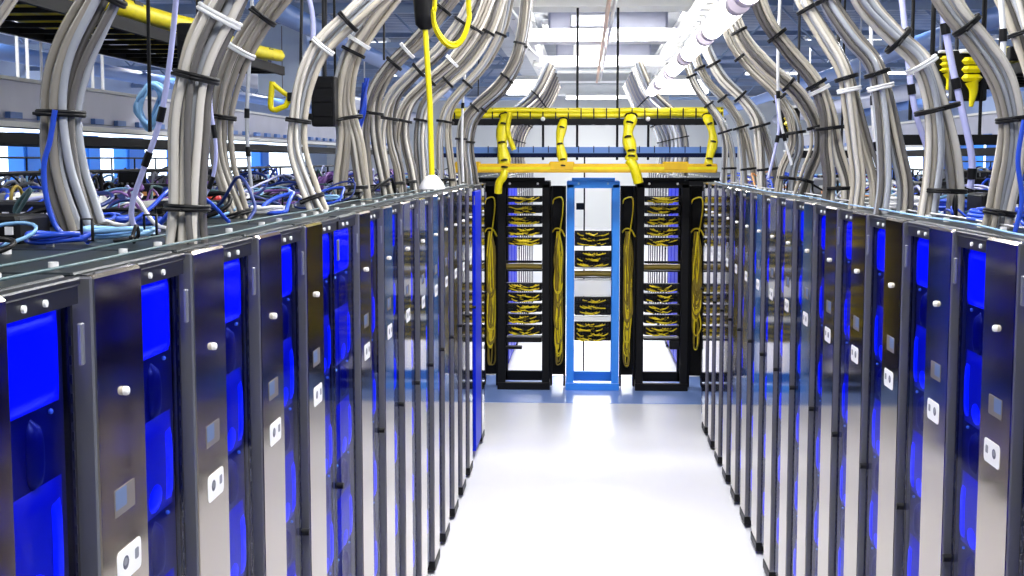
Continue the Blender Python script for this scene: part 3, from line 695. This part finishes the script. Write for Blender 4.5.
def ceiling_light(loc, label, w=1.5, d=.35, power=0, group=None, hh=.03):
    t = thing('ceiling_light', label, 'light fixture', loc, group)
    MB().box(-w / 2, w / 2, -d / 2, d / 2, 0, .07, .01).build('housing', M['white'], t)
    MB().box(-w / 2 + .03, w / 2 - .03, -d / 2 + .03, d / 2 - .03, -hh, .0, .008).build('diffuser', M['diff'], t)
    if power: lamp('ceiling_lamp', (loc[0], loc[1], loc[2] - .04), w, d, power)
    return t
ceiling_light((-.95, 22.0, 3.62), 'bright ceiling light left of the far aisle', .75, .5, hh=.22)
ceiling_light((1.55, 22.0, 3.62), 'bright ceiling light right of the far aisle', .95, .5, hh=.22)
ceiling_light((.35, 27, 3.6), 'bright ceiling light over the far aisle', 1.5, .5, 60)
for i, y in enumerate((1.2, 4.2, 7.2, 10.2)):  # out-of-view fixtures added to light the aisle and its floor
    ceiling_light((.1, y, 4.2), 'long unseen ceiling light added above the near aisle, %s from the camera' % ORD[i], 1.7, .5, 122)
for i, y in enumerate((16, 20, 31, 37, 43)):  # fixtures added to brighten the far aisle and back wall
    ceiling_light((.2, y, 4.3), 'added ceiling light above the far aisle, %s from the camera' % ORD[i], 1.7, .5, (240, 240, 230, 200, 130)[i])
for s, X in (('left', -3.9), ('right', 4.2), ('far left', -7.2), ('far right', 7.2)):  # fixtures added as overall light for the side rows
    for i, y in enumerate((3, 9, 15, 22, 30)):
        ceiling_light((X, y, 4.25), 'added ceiling light over the %s neighbouring aisle, %s from the camera' % (s, ORD[i]), 1.3, .4, 48)

# ------------------------------------------------------------------ neighbouring overhead trays
def trunking(label, X, sgn, y0, y1, z0, z1):
    t = thing('cable_trunking', label, 'cable tray', (X, y0, z0)); L = y1 - y0; h = z1 - z0
    MB().box(0, .02, 0, L, .05, h, .004).build('side_plate', M['trunk'], t)
    MB().box(-.3 * 0, -.6 * sgn, 0, L, 0.03, .05).build('tray_floor', M['trunk'], t)
    MB().box(-.02 * sgn, .10 * sgn, 0, L, -.0, .03).build('lower_flange', M['white'], t)
    MB().box(-.02, .04, 0, L, h, h + .02).build('top_lip', M['white'], t)
    s = MB(); 
    k = .2
    while k < L: s.box(.021 * sgn, .05 * sgn, k, k + .16, .05, .085); k += .42
    s.build('clips', M['blue_tray'], t)
    MB().box(-.62 * sgn, .06 * sgn, 0, L, -.09, -.03).build('under_beam', M['black_rough'], t)
    for q in range(5): MB().cyl((-.3 * sgn, 1 + q * 4, .05), (-.3 * sgn, 1 + q * 4, 4.5 - z0), .012, 8).build('hanger_rod', M['white'], t)
    return t
trunking('grey metal cable trunking along the left side behind the near bundles', -3.2, 1, 4, 22, 2.50, 2.76)
trunking('grey metal cable trunking along the right side behind the near bundles', 3.35, -1, 5, 22, 2.45, 2.70)
def yellow_ladder(label, x0, x1, y0, y1, z):
    t = ladder('fibre_ladder', label, x0, x1, y0, y1, z, M['black_rough']); w = (x1 - x0) / 2; L = y1 - y0
    f = MB(); rn = random.Random(int(x0 * 10))
    for k in range(6): f.tube(crom([(-w * .9 + k * w * .36, L * q / 8 + .01, .07 + rn.uniform(0, .05)) for q in range(9)], 40), .045, 6)
    f.build('fibre', M['yellow'], t)
    k = .3
    for q in (.5, L - .5): MB().cyl((-w, q, .03), (-w, q, 4.5 - z), .01, 8).build('hanger_rod', M['black'], t)
    cl = MB()
    while k < L: cl.box(-w, w, k, k + .12, .07, .13); k += .9
    cl.build('cover_clips', M['black'], t)
    return t
yellow_ladder('black ladder tray with yellow fibre, upper left above the trunking', -2.75, -2.15, 4.2, 9.4, 2.95)
yellow_ladder('black ladder tray with yellow fibre, upper right behind bundles', 2.5, 3.0, 6.5, 10, 2.85)
# ladder tray crossing to the left of the fibre tray
for k, (x, y, Y, s) in enumerate([(200, 62, 4.6, 1.0), (325, 100, 6.0, .8)]):
    c = ony(x, y, Y)
    t = thing('junction_box', 'tall black box hanging %s' % ['behind the second left bundle', 'right of the fourth left bundle'][k], 'box', tuple(c))
    MB().box(-.055 * s * 1.2, .055 * s * 1.2, -.05, .05, -.15 * s, .13 * s, .006).build('housing', M['black'], t)
    for zz in (-.08, .0, .08): MB().box(-.05 * s, .05 * s, -.056, -.05, zz * s - .01, zz * s + .01).build('vent_slot', M['black_rough'], t)
    MB().cyl((0, 0, .13 * s), (0, 0, 1.3), .01, 8).build('hanger', M['frame'], t)
c = ony(277, 97, 6)
t = thing('yellow_bracket', 'yellow triangular bracket hanging under the left tray edge', 'bracket', tuple(c))
MB().tube(crom([(-.02, 0, .07), (-.03, 0, -.04), (-.01, 0, -.06)], 8), .014, 6).build('arm', M['yellow'], t); MB().tube([(-.02, 0, .06), (.03, 0, .02), (.06, 0, -.0)], .012, 6).build('arm', M['yellow'], t); MB().tube([(-.01, 0, -.06), (.04, 0, -.04), (.06, 0, 0)], .014, 6).build('arm', M['yellow'], t)
MB().box(.05, .085, -.02, .02, -.02, .02, .004).build('hook', M['black'], t)
# boxes and yellow fibre fittings on the right
for k, (x, y, Y, w, h) in enumerate([(972, 72, 6.5, .11, .15), (948, 66, 6.9, .09, .11), (790, 120, 9.5, .10, .14)]):
    c = ony(x, y, Y)
    t = thing('fibre_splitter', 'black box with yellow fibre %s' % ['between first and second right bundles, larger', 'between first and second right bundles, smaller', 'behind the sixth right bundle'][k], 'fibre box', tuple(c))
    MB().box(-w * .75, w * .75, .03, .1, -h * .9, h * .7, .006).build('housing', M['black'], t)
    f = MB()
    for q in range(3): f.box(-w * .42, w * .42, -.03, .03, -h * .3 + q * h * .27, -h * .3 + q * h * .27 + h * .22, .015)
    f.tube(crom([(0, 0, -h * .3), (.01, 0, -h * .6), (0, 0, -h * 1.1)], 8), [w * (.3 - .03 * i) for i in range(8)], 8); f.build('fibre', M['yellow'], t)
    MB().box(-w * .5, w * .5, -.02, .06, h * .6, h * .72, .005).build('top_rail', M['white'], t)
    MB().cyl((w * .6, .05, h * .6), (w * .6, .05, 1.4), .01, 8).build('hanger', M['frame'], t)
for k, (x0, y0, x1, y1, Y) in enumerate([(300, 122, 350, 122, 8), (800, 158, 860, 158, 9), (880, 145, 1024, 145, 6.5), (1010, 60, 1060, 90, 5)]):
    a = ony(x0, y0, Y); b = ony(x1, y1, Y)
    o = tag(MB().box(0, (b - a).length, 0, .05, 0, .05, .004).cyl(((b - a).length * .7, .025, .05), ((b - a).length * .7, .025, 4.5 - a.z), .008, 6).build('tray_strut', M['black_rough']), 'black horizontal strut %s' % ['left of the fifth left bundle', 'behind the fourth right bundle', 'behind the first right bundles', 'at the top right corner'][k], 'strut'); o.location = a

# ceiling structure left and right: trusses, pipes, rods
rn = random.Random(21)
for s, X0, X1 in (('left', -9, -1.2), ('right', 2.0, 9)):
    for i, Y in enumerate((9, 13, 17, 21, 26, 32)):
        t = thing('ceiling_truss', 'white open truss under the %s ceiling, %s from the camera' % (s, ORD[i]), 'truss', (X0, Y, 3.75)); L = X1 - X0
        MB().box(0, L, 0, .07, 0, .07).build('lower_chord', M['strut'], t); MB().box(0, L, 0, .07, .5, .57).build('upper_chord', M['strut'], t)
        w = MB(); n = int(L / .8)
        for q in range(n): x = L * q / n; w.cyl((x, .03, .06), (x + L / n / 2, .03, .5), .016, 6); w.cyl((x + L / n / 2, .03, .5), (x + L / n, .03, .06), .016, 6)
        w.build('web_rods', M['strut'], t)
    for i in range(3):
        X = X0 + (X1 - X0) * (.25 + .28 * i); z = 3.62 - .1 * (i % 2)
        tag(MB().tube([(X, 5, z), (X, 40, z)], .10 + .05 * (i % 2), 14).build('ceiling_pipe', M['trunk' if i % 2 else 'blue_tray']), '%s pipe under the %s ceiling, %s from the left' % (['blue', 'grey', 'blue'][i], s, ['first', 'second', 'third'][i]), 'pipe')
for i, (x, y0, y1, Y) in enumerate([(18, 22, 82, 10), (28, 22, 82, 10), (42, 36, 82, 12), (93, 45, 90, 11), (103, 45, 90, 11), (70, 20, 100, 14)]):
    a = ony(x, y1, Y); b = Vector((a.x, a.y, 4.5))
    o = tag(MB().cyl((0, 0, 0), (0, 0, b.z - a.z), .014, 8).build('support_rod', M['chrome']), 'white support rod left of the trunking view', 'rod', 'white support rods above the left trunking'); o.location = a
# pale building-like plant cabinet beyond the left trunking
t = thing('air_handler', 'pale boxed air handler hung under the ceiling behind the third left bundle', 'air unit', (-3.6, 14.5, 3.05))
MB().box(0, .55, 0, .8, 0, .75, .01).build('body', M['pale'], t); MB().box(.05, .16, -.02, 0, .3, .5, .005).build('vent', M['grey'], t); MB().box(.27, .28, -.005, 0, .02, .73).build('door_seam', M['grey'], t); MB().box(.2, .3, .3, .4, .75, 1.45).build('ceiling_bracket', M['grey'], t)

# wall panels on the left and right walls (blue and white doors)
for s, X, blues in (('left', -8.98, [(6, 28), (70, 84), (112, 130), (165, 180), (250, 258)]), ('right', 8.98, [(935, 950), (968, 985), (1000, 1018), (898, 906)])):
    for i, (p0, p1) in enumerate(blues):
        ya = onx(p0, 155, X).y; yb = onx(p1, 155, X).y; y0, y1 = min(ya, yb), max(ya, yb)
        t = thing('wall_locker', 'bright blue tall locker against the %s wall, %s counted from the picture edge' % (s, ORD[i].replace('nearest', 'first')), 'locker', (X, y0, 0))
        sg = 1 if X < 0 else -1
        MB().box(0, .3 * sg, 0, y1 - y0, 0, 2.75, .02).build('body', M['wall_blue'], t)
        MB().box(.3 * sg, .32 * sg, .05, y1 - y0 - .05, .1, 2.65, .01).build('door', M['wall_blue'], t)
struct('window_1', MB().box(-8.99, -8.95, 14, 42, 1.9, 2.85), mat('daylit_window', (.9, .95, 1), .3, emit=(.75, .87, 1), es=2.5))
struct('window_2', MB().box(8.95, 8.99, 14, 42, 1.9, 2.85), bpy.data.materials['daylit_window'])

# ------------------------------------------------------------------ clutter on rack tops
CC = ['cab_blue', 'cab_lav', 'cab_teal', 'cab_purple', 'cab_white', 'black', 'black', 'black', 'dark_blue_kit', 'dark_blue_kit', 'grey', 'black', 'cab_blue', 'cab_sky', 'black', 'black']
def tangle(label, x0, x1, y0, y1, z, n, amp, seed, thick=.006, cols=CC):
    rn = random.Random(seed); mb = MB(); cx, cy = (x0 + x1) / 2, (y0 + y1) / 2
    for k in range(n):
        mb.cur = rn.randrange(len(cols)); kind = rn.random(); x, y = rn.uniform(x0, x1), rn.uniform(y0, y1)
        r = thick * rn.choice((.7, 1, 1, 1.3))
        if kind < .55:
            R = rn.uniform(.04, .11); q0 = rn.uniform(0, 6.28); tl = rn.uniform(.3, 1.2)
            P = [(x + R * math.cos(q0 + q) * 1.1, y + R * math.sin(q0 + q) * (1.6 - tl), z + max(r, R * .9 * tl * (1 + math.sin(q0 + q + .4)) * .5 * amp / .12 + r)) for q in [i * .6 for i in range(12)]]
        else:
            P = []; dx, dy = rn.uniform(-.12, .12), rn.uniform(-.12, .12)
            for i in range(6): P.append((x + dx * i + rn.uniform(-.03, .03), y + dy * i + rn.uniform(-.03, .03), z + r + rn.uniform(0, amp) * math.sin(PI * i / 5)))
        P = [(min(max(p[0], x0), x1) - cx, min(max(p[1], y0), y1) - cy, p[2] - z) for p in P]
        mb.tube(crom(P, 22), r, 5)
    o = mb.build('cable_tangle', [M[c] for c in cols]); o.location = (cx, cy, z)
    return tag(o, label, 'cables', kind='stuff')
for i in range(7):
    y = 2.2 + i * 1.25
    tangle('tangle of coloured patch leads on the left row rack tops, patch %s from the camera' % ORD[i], -1.9, -1.02, y, y + 1.2, RH, 20 if i == 0 else 30, .10 if i == 0 else .14, 40 + i, .0045 if i == 0 else .006)
    tangle('tangle of blue and white patch leads on the right row rack tops, patch %s from the camera' % ORD[i], 1.2, 2.05, y + .9, y + 2.1, RH, 26, .10, 60 + i, cols=['cab_blue', 'cab_sky', 'cab_lav', 'cab_white', 'cab_white', 'black', 'cab_orange', 'cab_blue'])
for i in range(6):
    y = 3.2 + i * 2.0
    tangle('mixed cables on the second left row tops, patch %s from the camera' % ORD[i], -3.1, -2.1, y, y + 1.95, 2.0, 55, .20, 80 + i, .009)
    tangle('mixed cables on the second right row tops, patch %s from the camera' % ORD[i], 2.3, 3.3, y + 1, y + 2.95, 2.0, 50, .20, 90 + i, .009)
    y = 6.5 + i * 2.2
    tangle('dark cables on the third left row tops, patch %s from the camera' % ORD[i], -5.4, -4.4, y, y + 2.1, 2.0, 40, .24, 110 + i, .012)
    tangle('dark cables on the third right row tops, patch %s from the camera' % ORD[i], 4.6, 5.6, y, y + 2.1, 2.0, 40, .24, 120 + i, .012)

# thin teal and white leads lying along the front edge of the rack tops
for k, (X, m, z, nm) in enumerate([(XL - .03, 'cab_teal', .012, 'teal lead along the front edge of the left rack tops'), (XL - .16, 'cab_teal', .01, 'thin dark teal lead lying along the left rack tops'), (XR + .03, 'cab_sky', .012, 'pale blue lead along the front edge of the right rack tops'), (XR + .14, 'cab_white', .01, 'thin white lead lying along the right rack tops')]):
    rn = random.Random(k); y0 = 1.7 if k < 2 else 2.7
    P = [(X + rn.uniform(-.012, .012), y0 + i * .5, RH + z + rn.uniform(0, .006)) for i in range(17)]
    tag(MB().tube(crom(P, 80), .003, 6).build('surface_lead', M[m]), nm, 'cable')

# blue coils
def coil(label, x, y, R, m, n=6, z=RH, seed=0):
    rn = random.Random(seed); P = []
    for i in range(n * 16):
        a = 2 * PI * i / 16; P.append((R * (1 + .16 * math.sin(i * .21)) * math.cos(a), R * (.9 + .2 * math.cos(i * .13)) * math.sin(a), .010 + i * .006 / 16 + .003 * math.sin(i)))
    t = thing('cable_coil', label, 'cable coil', (x, y, z)); MB().tube(P, .0065, 6).build('coil_turns', M[m], t)
    MB().tube([(R * .8, 0, .012), (R * 1.2, 0, .012), (R * 1.2, 0, .03 + n * .01), (R * .8, 0, .03 + n * .01)], .004, 5, closed=True).build('coil_tie', M['black'], t)
for k, (x, y, R, m, l) in enumerate([
    (960, 213, .16, 'cab_blue', 'round blue cable coil on the rack top behind the second right bundle'),
    (915, 210, .15, 'cab_white', 'white cable coil on the rack top between second and third right bundles'),
    (1010, 224, .13, 'cab_blue', 'blue cable coil on the rack top at the right edge'),
    (60, 246, .10, 'cab_blue', 'blue cable coil at the foot of the nearest left bundle'),
    (120, 240, .12, 'cab_sky', 'sky blue cable coil right of the nearest left bundle'),
    (140, 228, .09, 'cab_blue', 'small blue cable coil between first and second left bundles'),
    (270, 215, .09, 'cab_white', 'white cable coil between third and fourth left bundles'),
    (325, 202, .12, 'cab_sky', 'pale blue cable coil right of the fourth left bundle')]):
    p = onz(x, y, RH); coil(l, p.x, p.y, R * (.8 if k < 3 else .62), m, 6 if k < 3 else 3, seed=k)

def hang_loop(label, pts, Y, m, n, r, seed):
    rn = random.Random(seed); c = ony(*pts[0], Y); t = thing('cable_loop', label, 'cable', tuple(c))
    for k in range(n):
        P = [ony(x + rn.uniform(-3, 3), y + rn.uniform(-3, 3), Y + rn.uniform(-.04, .04)) - c for x, y in pts]
        MB().tube(crom(P, 20), r, 6).build('cable', M[m], t)
hang_loop('bunch of bright blue cables drooping below the trunking between first and second left bundles', [(150, 128), (138, 112), (142, 95), (152, 84), (162, 92), (158, 110), (150, 128)], 4.2, 'cab_sky', 7, .008, 3)
hang_loop('purple and violet cable bunch on the rack tops right of the fourth left bundle', [(318, 196), (322, 182), (332, 175), (341, 183), (336, 195), (326, 199)], 6.2, 'cab_purple', 6, .008, 4)
hang_loop('blue cable bunch hanging behind the fifth left bundle', [(363, 196), (361, 170), (358, 140), (362, 110), (366, 80)], 6.6, 'cab_blue', 4, .007, 5)

# white conduits and fittings on the left tops
def conduit(label, px0, px1, Y, r, yring=None):
    a = ony(px0[0], px0[1], Y); b = ony(px1[0], px1[1], Y)
    t = thing('conduit', label, 'pipe', tuple(a)); d = b - a
    MB().cyl((0, 0, 0), d, r, 14).build('pipe', M['conduit'], t)
    MB().cyl(d * .9, d * 1.04, r * 1.35, 14).build('coupling', M['white'], t); MB().cyl(d * -.02, d * .08, r * 1.35, 14).build('coupling', M['white'], t)
conduit('white conduit pipe lying at the far left edge', (-30, 213), (15, 210), 4.3, .034)
conduit('white conduit pipe left of the nearest bundle', (20, 203), (70, 200), 4.6, .030)
conduit('short white conduit right of the nearest bundle', (82, 207), (104, 206), 4.6, .028)
conduit('white conduit pipe between first and second left bundles', (136, 208), (205, 200), 4.7, .022)
p = ony(17, 200, 4.2)
t = thing('yellow_tag', 'yellow hanging tag strap on the far left conduit', 'tag', tuple(p))
MB().box(-.005, .005, -.004, .004, -.12, .0, .001).build('strap', M['yellow'], t); MB().tube([(0, .045 * math.cos(q / 2), .0 + .045 * math.sin(q / 2)) for q in range(12)], .006, 6, closed=True).build('loop', M['yellow_dark'], t)
p = ony(213, 203, 4.7); t = thing('red_connector', 'dark red connector behind the second left bundle', 'connector', tuple(p)); MB().box(-.03, .03, -.03, .03, -.05, .03, .01).build('housing', M['cab_red'], t); MB().cyl((0, 0, -.05), (0, 0, -.07), .015, 8).build('plug', M['black'], t)

# black guard rails on the tops of neighbouring rows
def guard(label, x, y0, y1, z, h):
    t = thing('guard_rail', label, 'rail', (x, y0, z)); L = y1 - y0
    for zz in (h, h * .55): MB().cyl((0, 0, zz), (0, L, zz), .009, 8).build('rail', M['black'], t)
    k = 0
    while k <= L: MB().cyl((0, k, 0), (0, k, h), .009, 8).build('post', M['black'], t); k += .7
guard('black guard rail on the second left row behind the near bundles', -2.6, 3.5, 14, 2.0, .26)
guard('black guard rail on the third left row', -4.9, 6.5, 19, 2.0, .34)
guard('black guard rail on the second right row behind the near bundles', 2.8, 4.5, 14, 2.0, .24)
guard('black guard rail on the third right row', 5.1, 6.5, 19, 2.0, .30)
# small equipment boxes standing on neighbouring tops
rn = random.Random(77)
for s, X0, X1 in (('left', -2.0, -1.2), ('second left', -3.05, -2.2), ('third left', -5.3, -4.5), ('right', 1.35, 2.0), ('second right', 2.35, 3.2), ('third right', 4.7, 5.5)):
    n = 11; src = None
    z = RH if s in ('left', 'right') else 2.0
    for i in range(n):
        y = (3.0 if z == RH else 4.5 if 'second' in s else 7) + i * (.75 if z == RH else 1.0)
        x = rn.uniform(X0, X1); hgt = rn.uniform(.05, .09) if z == RH else rn.uniform(.12, .26); w = rn.uniform(.07, .14)
        t = thing('top_unit', 'small dark equipment box standing on the %s row rack tops' % s, 'equipment box', (x, y, z), 'dark boxes on the %s row tops' % s)
        MB().box(-w, w, -.09, .09, 0, hgt, .008).build('case', M[rn.choice(['black', 'frame', 'dark_blue_kit', 'black', 'grey'])], t)
        pl = MB()
        for q in range(4): pl.box(-w * .7 + q * w * .45, -w * .7 + q * w * .45 + .018, -.096, -.09, hgt * .35, hgt * .35 + .018)
        pl.build('sockets', M[rn.choice(['chrome', 'cab_orange', 'cab_white', 'grey'])], t)

# ------------------------------------------------------------------ world and view
w = bpy.data.worlds.new('world'); SC.world = w; w.use_nodes = True
w.node_tree.nodes['Background'].inputs[0].default_value = (.8, .88, 1, 1); w.node_tree.nodes['Background'].inputs[1].default_value = .5
SC.view_settings.view_transform = 'Standard'; SC.view_settings.look = 'None'; SC.view_settings.gamma = 1
SC.view_settings.use_curve_mapping = False; SC.view_settings.exposure = 0.0
